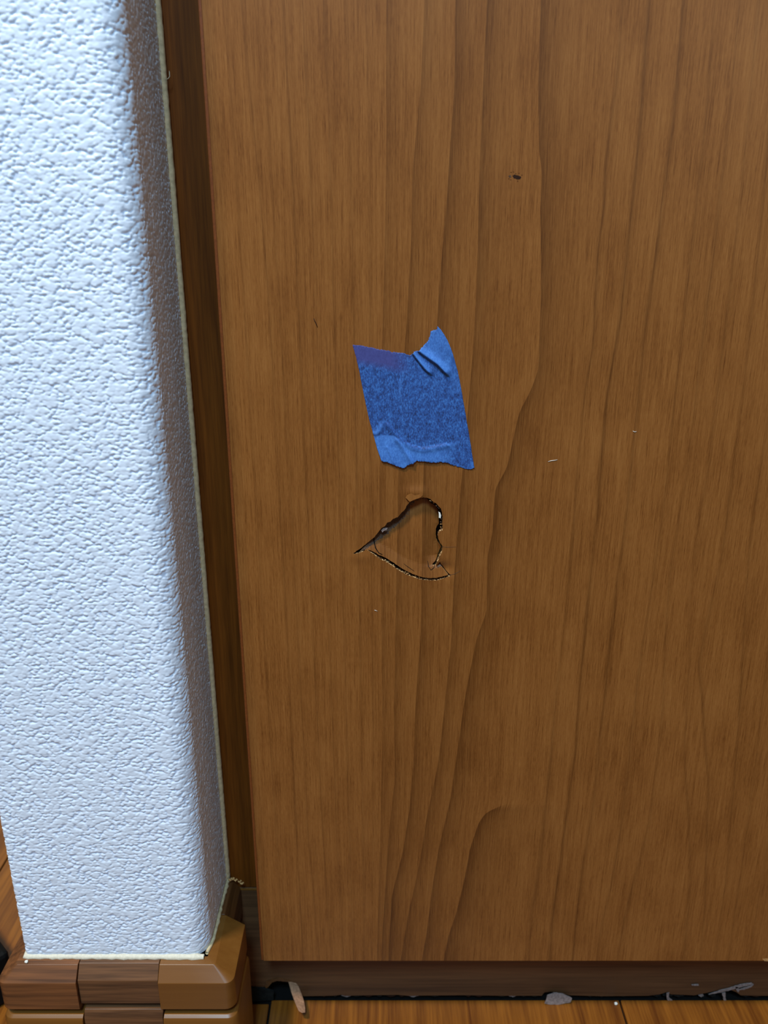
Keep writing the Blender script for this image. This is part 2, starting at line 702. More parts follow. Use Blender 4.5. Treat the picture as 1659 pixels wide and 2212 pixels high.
c1 = keep(soften(sweep('corner_cap', M_CAP, None, UP, 1, -0.1257, 0.3735)), base_up)
c1['label'] = 'plain tan corner cap'
c2 = keep(soften(sweep('corner_cap', M_CAP2, None, UPL, -1, -0.1712, 0.405)), base_up)
c2['label'] = 'walnut-grained corner cap'
SP = [(0.0, ZT), (0.0040, ZT - 0.0004), (0.0092, ZT - 0.0076), (0.0092, ZT - 0.0246), (0.0, ZT - 0.0246)]
SPS = [(0.0, ZT), (0.0040, ZT - 0.0004), (0.0080, ZT - 0.0060), (0.0085, ZT - 0.0085), (0.0085, ZT - 0.0260), (0.0, ZT - 0.0260)]
keep(soften(strip_prof('baseboard_strip', M_STRIP, None, SP, (-0.1708, WALL), (-0.1260, WALL), (0, -1))), base_up)
keep(soften(strip_prof('baseboard_strip', M_STRIPS, None, SPS, (XR, 0.3738), (XR, 0.4010), (1, 0))), base_up)
keep(soften(strip_prof('baseboard_strip', M_STRIPS, None, SPS, (XL, 0.4055), (XL, 0.62), (-1, 0))), base_up)

c3 = keep(soften(sweep('corner_cap', M_CAP, None, LO, 1, -0.1245, 0.3735)), base_lo)
c4 = keep(soften(sweep('corner_cap', M_CAP, None, LOL, -1, -0.1700, 0.405)), base_lo)
SP2 = [(0.0, Z2 + 0.0030), (0.0090, Z2 + 0.0028), (0.0108, Z2 - 0.0010), (0.0111, Z2 - 0.0026), (0.0108, 0.0004), (0.0, 0.0004)]
SPS2 = [(0.0, Z2), (0.0080, Z2 - 0.0010), (0.0090, Z2 - 0.0030), (0.0085, 0.0004), (0.0, 0.0004)]
keep(soften(strip_prof('baseboard_strip', M_STRIP, None, SP2, (-0.1695, WALL), (-0.1250, WALL), (0, -1))), base_lo)
keep(soften(strip_prof('baseboard_strip', M_STRIPS, None, SPS2, (XR, 0.3738), (XR, 0.4010), (1, 0))), base_lo)
keep(soften(strip_prof('baseboard_strip', M_STRIPS, None, SPS2, (XL, 0.4055), (XL, 0.62), (-1, 0))), base_lo)

# ------------------------------------------------------------------ cabinet
XD = -0.0752             # left edge of the door
X1 = 0.46                # right end built
ZD = H - 0.4285          # lower edge of the door
ZTOP = 1.25
ZSEAM = H - 0.3934
cab = empty('cabinet', (0.18, 0.41, 0))
tag(cab, 'brown wood-grain cabinet with a hole torn in its door beside the white wall end', 'cabinet')


def part(o):
    return keep(o, cab)


part(box('carcass', -0.099, X1, 0.413, 0.50, 0.0005, ZTOP, M_DARK))
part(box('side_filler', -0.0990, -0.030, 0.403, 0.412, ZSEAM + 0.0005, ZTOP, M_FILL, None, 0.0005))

# ---- door face: veneer figure from growth-line curves (pixel x, pixel y) -> (x, z) on the door
# kind e: sharp edge, dark to the right, fading; l: thin line.  last value: fade width in mm
CURVES = [
    ('l', .25, .5, [(486, 0), (505, 300), (530, 700), (560, 1200), (590, 1700), (615, 2076)]),
    ('l', .45, .5, [(520, 0), (546, 253), (566, 470), (580, 640), (600, 1000), (622, 1400), (635, 1700), (655, 2076)]),
    ('l', .30, .6, [(560, 0), (582, 300), (606, 700), (630, 1100), (650, 1500), (665, 1800), (690, 2076)]),
    ('l', .40, .5, [(610, 0), (628, 300), (646, 700), (664, 1100), (683, 1500), (697, 1800), (716, 2076)]),
    ('l', .35, .5, [(652, 0), (668, 300), (684, 700), (700, 1100), (716, 1500), (727, 1800), (742, 2076)]),
    ('l', .30, .6, [(700, 0), (712, 300), (722, 700), (735, 1100), (747, 1500), (755, 1800), (764, 2076)]),
    ('l', .40, .5, [(748, 0), (756, 300), (764, 700), (772, 1100), (780, 1500), (784, 1800), (787, 2076)]),
    ('l', .30, .5, [(792, 0), (798, 300), (800, 700), (800, 1100), (806, 1500), (806, 1800), (802, 2076)]),
    ('e', .42, 2.2, [(835, 0), (835, 331), (828, 662), (822, 900), (820, 1100), (824, 1300), (826, 1600), (822, 1800), (814, 2076)]),
    ('e', .50, 2.6, [(918, 0), (908, 199), (891, 364), (888, 530), (878, 702), (868, 850), (860, 1050), (857, 1248), (851, 1537), (853, 1682), (838, 1827), (826, 2020), (824, 2076)]),
    ('e', .62, 3.0, [(984, 0), (981, 199), (967, 397), (951, 596), (944, 702), (930, 850), (915, 1010), (912, 1130), (911, 1248), (909, 1369), (897, 1537), (894, 1634), (884, 1754), (870, 1841), (846, 1938), (839, 2075)]),
    ('e', .58, 3.2, [(1053, 0), (1043, 199), (1035, 397), (1030, 616), (1022, 758), (1012, 872), (1000, 1000), (990, 1120), (981, 1248), (974, 1393), (959, 1537), (945, 1658), (921, 1769), (909, 1851), (880, 1986), (865, 2075)]),
    ('e', .66, 4.0, [(1168, 0), (1163, 200), (1165, 331), (1171, 372), (1167, 453), (1169, 616), (1167, 697), (1163, 800), (1145, 848), (1122, 889), (1110, 942), (1095, 1011), (1069, 1055), (1064, 1150), (1053, 1200), (1051, 1320), (1029, 1383), (1012, 1465), (1000, 1537), (986, 1634), (974, 1721), (947, 1836), (933, 1923), (921, 2020), (911, 2075)]),
    ('a', .80, 7.0, [(1232, 0), (1226, 300), (1222, 600), (1205, 900), (1170, 1150), (1140, 1400), (1122, 1600), (1110, 1718), (1098, 1736), (1068, 1746), (1048, 1758), (1034, 1778), (1015, 1836), (1000, 1913), (986, 1971), (969, 2020), (959, 2075)]),
    ('l', .50, .7, [(1345, 18), (1334, 163), (1319, 271), (1308, 362), (1305, 445), (1292, 542), (1286, 657), (1281, 758), (1264, 840), (1256, 921), (1248, 1003), (1241, 1110), (1233, 1212), (1217, 1369), (1201, 1503), (1192, 1615), (1179, 1749), (1168, 1861), (1148, 1995), (1143, 2071)]),
    ('l', .62, .8, [(1401, 18), (1392, 145), (1384, 253), (1374, 362), (1363, 470), (1354, 560), (1340, 690), (1313, 840), (1301, 962), (1291, 1110), (1277, 1234), (1264, 1369), (1251, 1503), (1244, 1615), (1228, 1727), (1210, 1861), (1192, 1995), (1188, 2071)]),
    ('l', .55, .7, [(1476, 0), (1462, 181), (1451, 289), (1442, 362), (1428, 452), (1421, 524), (1406, 615), (1392, 720), (1378, 860), (1366, 982), (1353, 1110), (1333, 1257), (1318, 1391), (1304, 1525), (1291, 1637), (1280, 1749), (1260, 1861), (1244, 1995), (1237, 2071)]),
    ('l', .45, .6, [(1545, 0), (1525, 250), (1498, 500), (1476, 700), (1458, 860), (1444, 1000), (1430, 1122), (1416, 1212), (1403, 1301), (1389, 1391), (1376, 1480), (1363, 1592), (1354, 1682), (1340, 1794), (1322, 1906), (1300, 1995), (1290, 2071)]),
    ('l', .40, .6, [(1598, 0), (1570, 300), (1535, 600), (1510, 800), (1487, 1000), (1466, 1122), (1448, 1234), (1440, 1324), (1432, 1525), (1422, 1615), (1403, 1772), (1380, 1861), (1350, 1973), (1332, 2075)]),
    ('l', .38, .6, [(1640, 0), (1612, 300), (1580, 600), (1555, 800), (1532, 1000), (1510, 1122), (1496, 1234), (1488, 1315), (1490, 1413), (1482, 1540), (1478, 1637), (1488, 1772), (1492, 1906), (1478, 2075)]),
    ('l', .45, .6, [(1690, 0), (1660, 300), (1632, 600), (1610, 800), (1585, 1000), (1560, 1200), (1530, 1330), (1508, 1436), (1516, 1503), (1523, 1615), (1530, 1691), (1527, 1794), (1522, 1973), (1512, 2075)]),
    ('l', .42, .6, [(1760, 0), (1725, 300), (1692, 600), (1660, 900), (1622, 1145), (1610, 1300), (1600, 1503), (1586, 1682), (1568, 1906), (1545, 2075)]),
    ('l', .35, .6, [(1830, 0), (1795, 300), (1760, 600), (1725, 900), (1690, 1145), (1658, 1413), (1632, 1650), (1598, 1906), (1572, 2075)]),
]
ZTAB = np.arange(ZD - 0.002, ZTOP + 0.002, 0.002)
ctab = []
for kind, amp, w, pts in CURVES:
    q = sorted([(v.z, v.x) for v in (at(a, b, DOOR) for a, b in pts)])
    zz = np.array([a for a, b in q])
    xx = np.array([b for a, b in q])
    x = np.interp(ZTAB, zz, xx)
    # light smoothing of the traced polyline
    k = np.exp(-np.linspace(-2, 2, 7) ** 2)
    k /= k.sum()
    if kind != 'a':
        x = np.convolve(np.pad(x, 3, mode='edge'), k, 'valid')
    x = x + 0.00022 * (value_noise(ZTAB * 60, ZTAB * 0 + len(ctab), 20) - 0.5)
    ctab.append(x)
extra_x = [ctab[-1] + 0.013 * (i + 1) + 0.003 * math.sin(i * 2.1) for i in range(14)]
kinds = [(k, a, w) for k, a, w, _ in CURVES] + [('l', 0.35, 0.6)] * len(extra_x)
ctab = [np.full_like(ZTAB, XD - 0.001)] + ctab + extra_x
kinds = [('l', 0.0, 1.0)] + kinds
ctab = np.array(ctab)
for i in range(1, len(ctab)):
    ctab[i] = np.maximum(ctab[i], ctab[i - 1] + 0.0008)
UREF = np.concatenate([[0], np.cumsum(np.maximum(np.diff(ctab, axis=0).mean(1), 0.002))]) * 1000
Z_TIP = at(1100, 1737, DOOR).z


def field(x, z):
    """veneer coordinate (mm) and figure darkness at points of the door"""
    x = np.asarray(x, float)
    z = np.asarray(z, float)
    C = np.array([np.interp(z, ZTAB, c) for c in ctab])       # curves x points
    band = np.clip((C <= x[None]).sum(0) - 1, 0, len(ctab) - 2)
    i = np.arange(len(x))
    a, b = C[band, i], C[band + 1, i]
    f = (x - a) / np.maximum(b - a, 1e-6)
    u = UREF[band] + f * (UREF[band + 1] - UREF[band])
    u = 0.15 * u + 0.85 * x * 1000
    dark = np.zeros_like(x)
    for j, (k, amp, w) in enumerate(kinds):
        s = (x - C[j]) * 1000
        wob = 0.65 + 0.7 * value_noise(z * 22 + j * 9.1, z * 0 + j, 31)
        if k == 'l':
            d = np.exp(-(s / (w * (0.7 + 0.6 * value_noise(z * 40 + j, z * 0 + j, 32)))) ** 2)
            d = np.maximum(d, np.where(s > 0, 0.45 * np.exp(-np.abs(s) / 2.5), 0))
            dark += 0.8 * amp * wob * d
        else:
            d = np.where(s > 0, 0.55 * np.exp(-s / w) + 0.45 * np.exp(-s / (w * 3.2)), 0)
            e = np.clip((s + 0.18) / 0.36, 0, 1) * np.where(s > 0, 1, 0)
            t = 1.0 if k == 'e' else np.clip((Z_TIP - z) / 0.004, 0, 1)
            dark += 1.05 * amp * (0.5 + 0.5 * wob) * d * t
    return u, np.clip(dark, 0, 1)


# ---- hole outlines (on the door face)
HOLE_PX = [(762, 1196), (770, 1190), (781, 1183), (794, 1172), (807, 1162), (815, 1152), (825, 1140), (832, 1136), (836, 1129), (843, 1127),
           (849, 1121), (859, 1117), (866, 1109), (875, 1100), (879, 1092), (884, 1085), (893, 1081), (903, 1077), (914, 1074), (922, 1075), (930, 1078), (936, 1084),
           (942, 1087), (948, 1094), (953, 1099), (955, 1108), (956.5, 1118), (955.5, 1128), (956.5, 1138), (956, 1145), (950, 1148), (946, 1152), (946.5, 1162), (950, 1172),
           (957, 1181), (955, 1190), (952, 1198), (949, 1206), (945.5, 1213), (942, 1221), (943.5, 1222), (950, 1214), (955, 1222), (961, 1230), (966, 1236), (975, 1243.5),
           (960, 1249), (945, 1253.5), (930, 1254), (912, 1252.5), (900, 1249), (889, 1245.5), (876, 1240), (865, 1234), (853, 1226), (840, 1217.5), (830, 1211.5), (820, 1207), (808, 1198),
           (799, 1191.5), (791, 1186.5), (786, 1190), (775, 1195)]
FLAP_PX = [(778, 1192), (787, 1182), (800, 1170), (812, 1158), (824, 1142), (836, 1131), (850, 1121), (862, 1112), (874, 1101), (883, 1090), (892, 1083), (903, 1079.5),
           (914, 1078), (922, 1081), (927, 1086), (931, 1092), (936, 1095), (943, 1100), (947, 1107), (949, 1117), (949, 1127), (949, 1138), (945, 1143),
           (942.5, 1149), (942, 1160), (943.5, 1171), (948.5, 1180), (953.5, 1188), (950, 1194), (946.5, 1204), (943, 1213), (940, 1217), (933, 1222.5), (937, 1225), (942, 1224), (950, 1219), (957, 1229), (963, 1236), (968, 1242),
           (957, 1245), (943, 1248.5), (930, 1249), (912, 1247), (900, 1243), (889, 1239), (876, 1233), (865, 1226.5), (853, 1218), (840, 1209.5), (830, 1204), (820, 1200), (808, 1193), (797, 1188), (788, 1187)]
hole = jag(pxz(HOLE_PX, DOOR), 0.0007, 0.00010, 3)
flap = jag(pxz(FLAP_PX, DOOR), 0.0007, 0.00008, 4)
hc = at(897, 1064, DOOR)
dc = at(958, 1229, DOOR)
wc = at(778, 1203, DOOR)


def face_push(x, z):
    """small bulges of the veneer round the hole (metres, negative = towards the room)"""
    g = lambda c, sx, sz: np.exp(-((x - c.x) / sx) ** 2 - ((z - c.z) / sz) ** 2)
    return -0.0009 * g(hc, 0.0055, 0.0030) + 0.0014 * g(dc, 0.0042, 0.0034) - 0.0004 * g(wc, 0.006, 0.003)


# fine rows where seen, curve-following columns
zrows = np.concatenate([np.arange(ZD, 0.60, 0.0022), np.linspace(0.605, ZTOP, 60)])
cols = []
for i in range(len(ctab)):
    c = np.interp(zrows, ZTAB, ctab[i])
    nx = np.interp(zrows, ZTAB, ctab[i + 1]) if i + 1 < len(ctab) else np.full_like(c, X1)
    w = nx - c
    if i > 0:
        cols.append(c - np.minimum(0.00014, w * 0.03))
        cols.append(c + np.minimum(0.00014, w * 0.03))
    for fr in (0.08, 0.18, 0.32, 0.5, 0.68, 0.84, 0.94):
        cols.append(c + w * fr)
cols = [np.full_like(zrows, XD)] + [c for c in cols] + [np.full_like(zrows, X1)]
G = np.array(cols).T
G = np.clip(np.maximum.accumulate(G, axis=1), XD, X1)
ZZ = np.repeat(zrows[:, None], G.shape[1], 1)
hx = [p[0] for p in hole]
hz = [p[1] for p in hole]
r0 = np.searchsorted(zrows, min(hz) - 0.004) - 1
r1 = np.searchsorted(zrows, max(hz) + 0.008) + 1
c0 = np.where((G[r0:r1 + 1] < min(hx) - 0.003).all(0))[0].max()
c1_ = np.where((G[r0:r1 + 1] > max(hx) + 0.004).all(0))[0].min()

verts, faces = [], []
nr, nc = G.shape
vid = np.arange(nr * nc).reshape(nr, nc)
VX = list(np.stack([G.reshape(-1), ZZ.reshape(-1)], 1))
for r in range(nr - 1):
    for c in range(nc - 1):
        if r0 <= r < r1 and c0 <= c < c1_:
            continue
        faces.append((int(vid[r, c]), int(vid[r, c + 1]), int(vid[r + 1, c + 1]), int(vid[r + 1, c])))
ring = [(r0, c) for c in range(c0, c1_)] + [(r, c1_) for r in range(r0, r1)] + [(r1, c) for c in range(c1_, c0, -1)] + [(r, c0) for r in range(r1, r0, -1)]
ring_xy = [(G[a, b], ZZ[a, b]) for a, b in ring]
inner = []
for zz_ in np.arange(zrows[r0] + 0.0008, zrows[r1] - 0.0004, 0.0008):
    for c in range(c0 + 1, c1_):
        inner.append((float(np.interp(zz_, zrows, G[:, c])), float(zz_)))
V, T = cdt([ring_xy, hole, flap], inner)
cen = np.array([V[list(t)].mean(0) for t in T])
in_hole = inside(hole, cen[:, 0], cen[:, 1])
in_flap = inside(flap, cen[:, 0], cen[:, 1]) & in_hole
in_ring = inside(ring_xy, cen[:, 0], cen[:, 1])
base = len(VX)
VX += list(V)
for t, a, b in zip(T, in_hole, in_ring):
    if b and not a:
        faces.append(tuple(int(base + i) for i in t))
VX = np.array(VX)
u, fig = field(VX[:, 0], VX[:, 1])
yp = DOOR + face_push(VX[:, 0], VX[:, 1])
me = bpy.data.meshes.new('door')
me.from_pydata(np.stack([VX[:, 0], yp, VX[:, 1]], 1).tolist(), [], faces)


def veneer_attrs(me, u, fig, z):
    a = me.attributes.new('figure', 'FLOAT', 'POINT')
    a.data.foreach_set('value', fig.astype(np.float32))
    a = me.attributes.new('grain', 'FLOAT_VECTOR', 'POINT')
    a.data.foreach_set('vector', np.stack([u, u * 0, z * 1000], 1).reshape(-1).astype(np.float32))


veneer_attrs(me, u, fig, VX[:, 1])
bm = bmesh.new()
bm.from_mesh(me)
bmesh.ops.delete(bm, geom=[v for v in bm.verts if not v.link_faces], context='VERTS')
bmesh.ops.remove_doubles(bm, verts=bm.verts, dist=1e-6)
# outer edges of the slab: sides and back
q = [bm.verts.new(p) for p in ((XD, DOOR, ZD), (X1, DOOR, ZD), (X1, DOOR, ZTOP), (XD, DOOR, ZTOP),
                               (XD, 0.400, ZD), (X1, 0.400, ZD), (X1, 0.400, ZTOP), (XD, 0.400, ZTOP))]
for f in ((0, 4, 5, 1), (1, 5, 6, 2), (2, 6, 7, 3), (3, 7, 4, 0), (4, 7, 6, 5)):
    bm.faces.new([q[i] for i in f])
bm.normal_update()
for f in bm.faces:
    f.smooth = False
bm.to_mesh(me)
bm.free()
door = part(link('door', me, M_DOOR))
sub = lambda o: keep(o, door)

box_edge = box('edge_band', XD - 0.0016, XD - 0.0001, DOOR + 0.0004, 0.3995, ZD, ZTOP, M_EDGE, None, 0.0003)
sub(box_edge)

# torn skin wall round the hole
n = len(hole)
vs, fs = [], []
rr3 = random.Random(9)
for i, (x, z) in enumerate(hole):
    y0 = DOOR + float(face_push(np.array(x), np.array(z)))
    for k, dpt in enumerate((0.0, 0.0009, 0.0020, 0.0032)):
        j = 0.00028 if k else 0.0
        vs.append((x + rr3.uniform(-j, j), y0 + 0.00002 + dpt, z + rr3.uniform(-j, j)))
for i in range(n):
    i2 = (i + 1) % n
    for k in range(3):
        fs.append((i * 4 + k, i2 * 4 + k, i2 * 4 + k + 1, i * 4 + k + 1))
te = sub(mesh('torn_edge', vs, fs, M_CORE))

# the pushed-in piece of skin
da, db = at(770, 1192, DOOR), at(886, 1084, DOOR)
ax, az = db.x - da.x, db.z - da.z
Ld = math.hypot(ax, az)
nx_, nz_ = az / Ld, -ax / Ld       # points to the lower right


def flap_push(x, z):
    s = ((x - da.x) * nx_ + (z - da.z) * nz_)          # distance from the upper-left edge
    t = ((x - da.x) * ax + (z - da.z) * az) / Ld / Ld   # 0 at the left tip .. 1 at the top
    d = 0.0022 * np.clip(0.12 + t * 1.0, 0.05, 1.0) * np.exp(-np.clip(s, 0, 1) / 0.0170)
    d = d + 0.0018 * np.clip(0.1 + t * 1.1, 0.05, 1.0) * np.exp(-(np.clip(s, 0, 1) / 0.0042) ** 2)
    # lower part bends up to meet the crack
    cx = np.array([px_at(p)[0] for p in LOWCRACK])
    cz = np.array([px_at(p)[1] for p in LOWCRACK])
    over = z - np.interp(x, cx, cz)
    d = d * np.clip(over / 0.012, 0.05, 1) + 0.0015 * np.clip(over / 0.0075, 0.02, 1)
    # right side leans away
    return d + 0.0026 * np.clip((x - at(916, 1150, DOOR).x) / 0.0070, 0, 1) * np.clip((over - 0.006) / 0.006, 0, 1)


def px_at(p):
    v = at(p[0], p[1], DOOR)
    return v.x, v.z


LOWCRACK = [(762, 1196), (791, 1189), (820, 1205), (840, 1215), (865, 1231), (889, 1243), (912, 1250), (945, 1251), (975, 1243)]
BAND = [(770, 1196), (800, 1181), (815, 1171), (831, 1161), (850, 1145), (865, 1132), (881, 1113), (893, 1093), (908, 1082)]
Vf_idx = sorted({i for t, k in zip(T, in_flap) if k for i in t})
mp = {a: b for b, a in enumerate(Vf_idx)}
PV = V[Vf_idx]
tf = [tuple(mp[i] for i in t) for t, k in zip(T, in_flap) if k]
m = len(PV)
push = flap_push(PV[:, 0], PV[:, 1])
me = bpy.data.meshes.new('torn_flap')
pf = np.stack([PV[:, 0], DOOR + push, PV[:, 1]], 1)
pb = pf + np.array([0, 0.0016, 0])
cnt = {}
for t in tf:
    for a, b in ((t[0], t[1]), (t[1], t[2]), (t[2], t[0])):
        cnt[(a, b)] = cnt.get((a, b), 0) + 1
rim = [(a, b) for (a, b) in cnt if (b, a) not in cnt]
me.from_pydata(np.concatenate([pf, pb]).tolist(), [], tf + [(b, a, a + m, b + m) for a, b in rim])
u2, fig2 = field(PV[:, 0], PV[:, 1])
veneer_attrs(me, np.concatenate([u2, u2]), np.concatenate([fig2, fig2]), np.concatenate([PV[:, 1], PV[:, 1]]))
me.materials.append(M_DOOR)
me.materials.append(M_FIBER)
bx_ = np.array([px_at(p)[0] for p in BAND])
bz_ = np.array([px_at(p)[1] for p in BAND])
cf = np.array([PV[list(t)].mean(0) for t in tf])
me.materials.append(M_FIBERD)
torn = cf[:, 1] > np.interp(cf[:, 0], bx_, bz_) + 0.0005 * (value_noise(cf[:, 0] * 1100, cf[:, 0] * 0, 3) - 0.5)
torn &= cf[:, 0] < px_at((908, 1080))[0]
mi = [2 if k else 0 for k in torn] + [1] * len(rim)
me.polygons.foreach_set('material_index', mi)
fl = sub(link('torn_flap', me, M_DOOR))
fl['label'] = 'torn flap of veneer pushed into the hole'

# shreds of board along the cracks
rs = random.Random(21)


def along(pts, t):
    L = [math.hypot(pts[i + 1][0] - pts[i][0], pts[i + 1][1] - pts[i][1]) for i in range(len(pts) - 1)]
    s = t * sum(L)
    for i, l in enumerate(L):
        if s <= l:
            f = s / l
            return pts[i][0] + (pts[i + 1][0] - pts[i][0]) * f, pts[i][1] + (pts[i + 1][1] - pts[i][1]) * f
        s -= l
    return pts[-1]


def shreds(pts, count, mats, lo, hi, dep):
    for k in range(count):
        x, y = along(pts, (k + rs.uniform(0.1, 0.9)) / count)
        w, h = rs.uniform(lo, hi), rs.uniform(lo, hi) * 0.8
        a = rs.uniform(0, 3.14)
        pl = []
        for j in range(6):
            t = a + j * math.pi / 3
            r = rs.uniform(0.5, 1.0)
            pl.append((x + w * r * math.cos(t), y + h * r * math.sin(t)))
        sub(slab('fibre_shred', pxz(pl, DOOR), DOOR + rs.uniform(*dep), 0.0004, rs.choice(mats)))


shreds([(812, 1200), (840, 1215), (865, 1231.5), (889, 1243), (912, 1250.5)], 9, [M_FIBER, M_CORE, M_FIBER], 0.8, 3.2, (0.0002, 0.0012))
shreds([(912, 1251), (945, 1252)], 4, [M_CORE, M_FIBERD], 0.9, 1.8, (0.0002, 0.0010))
shreds([(926, 1080), (940, 1090), (951, 1102)], 7, [M_FIBER, M_FIBERD], 1.2, 2.6, (0.0004, 0.0016))
shreds([(953, 1120), (952, 1150)], 5, [M_FIBERD, M_FIBER], 1.2, 2.4, (0.0006, 0.0016))
sub(slab('pale_shred', jag(pxz([(947, 1106), (951, 1108), (953, 1114), (952, 1120), (948, 1119), (948, 1112)], DOOR), 0.0006, 0.0001), DOOR + 0.0004, 0.0004, M_PALE))
sub(slab('pale_shred', jag(pxz([(823, 1147), (828, 1142), (837, 1141.5), (835, 1146), (829, 1148), (826, 1151)], DOOR), 0.0006, 0.0001), DOOR + 0.0006, 0.0004, M_LILAC))
# raised lip of lighter torn veneer above the hole
sub(slab('torn_lip', jag(pxz([(876, 1074), (880, 1069), (886, 1065.5), (893, 1064), (900, 1064.5), (907, 1064), (912, 1065), (913, 1069), (909, 1073), (903, 1075.5), (896, 1078), (890, 1080.5), (885, 1083), (882, 1080)], DOOR), 0.0004, 0.00004, 5),
         DOOR - 0.0008, 0.0004, wood('torn_veneer', (146, 94, 44), (128, 78, 34), 2, 900, 300), None, lambda x, z: 0.0010 * max(0, (z - hc.z + 0.0002)) / 0.0022))
# hairline cracks
for k, pts in enumerate(([(808, 1154), (807, 1162), (808, 1172), (811, 1185), (818, 1195), (826, 1199)], [(872, 1219), (880, 1225), (889, 1231), (895, 1235)],
                         [(924, 1215), (926, 1226), (931, 1233), (938, 1228), (940, 1220)], [(955, 1181), (965, 1182), (985, 1181.5)], [(968, 1243), (982, 1240), (995, 1233)])):
    P3 = []
    for a, b in pts:
        v = at(a, b, DOOR)
        if k < 3:
            v.y = DOOR + float(flap_push(np.array(v.x), np.array(v.z))) - 0.00002
        else:
            v.y = DOOR + float(face_push(np.array(v.x), np.array(v.z))) - 0.00002
        P3.append(v)
    tube('crack', P3, (0.00028, 0.00014, 0.0002, 0.00008, 0.00009)[k], M_DARK if k < 3 else M_FIBERD)
    sub(bpy.context.scene.objects[[o.name for o in COL.objects if o.name.startswith('crack')][-1]])

# marks on the veneer
sub(slab('smudge', jag(pxz([(1107, 380), (1112, 377), (1119, 379), (1126, 382), (1124, 387), (1116, 387), (1110, 385)], DOOR), 0.0006, 0.00015, 8), DOOR - 0.00006, 0.00005, M_MARK))
sub(slab('smudge', jag(pxz([(1098, 380), (1103, 378), (1105, 382), (1101, 384)], DOOR), 0.0006, 0.0002, 9), DOOR - 0.00006, 0.00005, M_FIBERD))
for k, (px, py) in enumerate(((1104, 372), (1109, 371), (1114, 375), (1103, 388), (1121, 374), (1127, 378), (1099, 386), (1118, 391))):
    sub(slab('smudge', jag(pxz([(px - 1.6, py), (px, py - 1.2), (px + 1.7, py + .2), (px + .3, py + 1.4)], DOOR), 0.0006, 0.0001, 60 + k), DOOR - 0.00006, 0.00005, M_SPECK))
tube('scratch', [at(a, b, DOOR - 0.00002) for a, b in ((678, 688), (680, 694), (683, 700), (686, 707))], 0.00022, M_MARK)
sub(COL.objects['scratch'])
sub(slab('edge_chip', jag(pxz([(1647, 2071), (1680, 2071), (1680, 2076.5), (1652, 2076)], DOOR), 0.0006, 0.00015, 12), DOOR - 0.0001, 0.0001, M_FIBER))

# ---- toe kick with broken lower edge
KPX = [(556, 2134), (545, 2131), (566, 2133), (578, 2130), (584, 2122), (590, 2117), (602, 2116), (613, 2118), (624, 2119), (632, 2124), (640, 2134), (648, 2146), (655, 2152),
       (720, 2151), (738, 2149), (745, 2151), (800, 2150), (860, 2149), (880, 2151), (1000, 2150), (1080, 2151), (1170, 2151), (1176, 2144), (1190, 2142), (1232, 2150), (1300, 2152),
       (1400, 2151), (1425, 2148), (1440, 2143), (1449, 2148), (1500, 2150), (1530, 2144), (1555, 2138), (1575, 2137), (1590, 2143), (1600, 2150), (1640, 2151), (1760, 2151)]
kz = pxz(KPX[2:], KICK)
kick_poly = [(-0.0985, ZSEAM), (-0.0985, 0.010)] + [(x, z) for x, z in kz] + [(X1, kz[-1][1]), (X1, ZSEAM)]
tk = part(slab('toe_kick', kick_poly, KICK, 0.008, M_KICK))
ksub = lambda o: keep(o, tk)
ksub(slab('seam_edge', [(-0.0985, ZSEAM - 0.0006), (X1, ZSEAM - 0.0006), (X1, ZSEAM + 0.0003), (-0.0985, ZSEAM + 0.0003)], KICK - 0.0003, 0.0006, M_CAP))
# peeled sliver hanging over the floor
pts = [(at(630, 2121, KICK), .0022), (at(636, 2132, KICK - 0.003), .0030), (at(641, 2146, KICK - 0.006), .0034), (at(646, 2162, KICK - 0.010), .0034), (at(650, 2176, KICK - 0.014), .0028), (at(652, 2186, KICK - 0.017), .0018)]
vs = []
for p, w in pts:
    for sx, dy in ((-1, 0), (0.1, -0.0006), (1, 0.0002)):
        vs.append((p.x + sx * w + random.uniform(-.0003, .0003), p.y + dy, max(p.z - sx * w * 0.4, 0.0008)))
m = len(vs)
vs += [(x, y + 0.0007, z) for x, y, z in vs]
fs = []
for i in range(len(pts) - 1):
    for k in range(2):
        a = i * 3 + k
        fs += [(a, a + 1, a + 4, a + 3), (a + m + 3, a + m + 4, a + m + 1, a + m)]
    fs += [(i * 3, i * 3 + 3, i * 3 + 3 + m, i * 3 + m), (i * 3 + 2, i * 3 + 2 + m, i * 3 + 5 + m, i * 3 + 5)]
sl = ksub(mesh('peeled_sliver', vs, fs, M_PINK))
sl['label'] = 'pinkish strip of laminate peeling from the corner hole'
ksub(slab('torn_rim', jag(pxz([(572, 2128), (575, 2119), (584, 2115), (600, 2111), (616, 2114), (628, 2117), (627, 2121), (612, 2119), (598, 2118), (588, 2121), (580, 2131), (573, 2136)], KICK), 0.0008, 0.0002, 14), KICK - 0.0004, 0.0003, M_STRIPS))
ksub(slab('laminate_chip', jag(pxz([(1174, 2156), (1180, 2142), (1195, 2137), (1215, 2139), (1233, 2147), (1230, 2154), (1205, 2158), (1185, 2158)], KICK), 0.0015, 0.0002, 15), KICK - 0.0022, 0.0005, M_LILAC,
          shape=lambda x, z: -0.002 * max(0, (0.012 - z)) / 0.012))
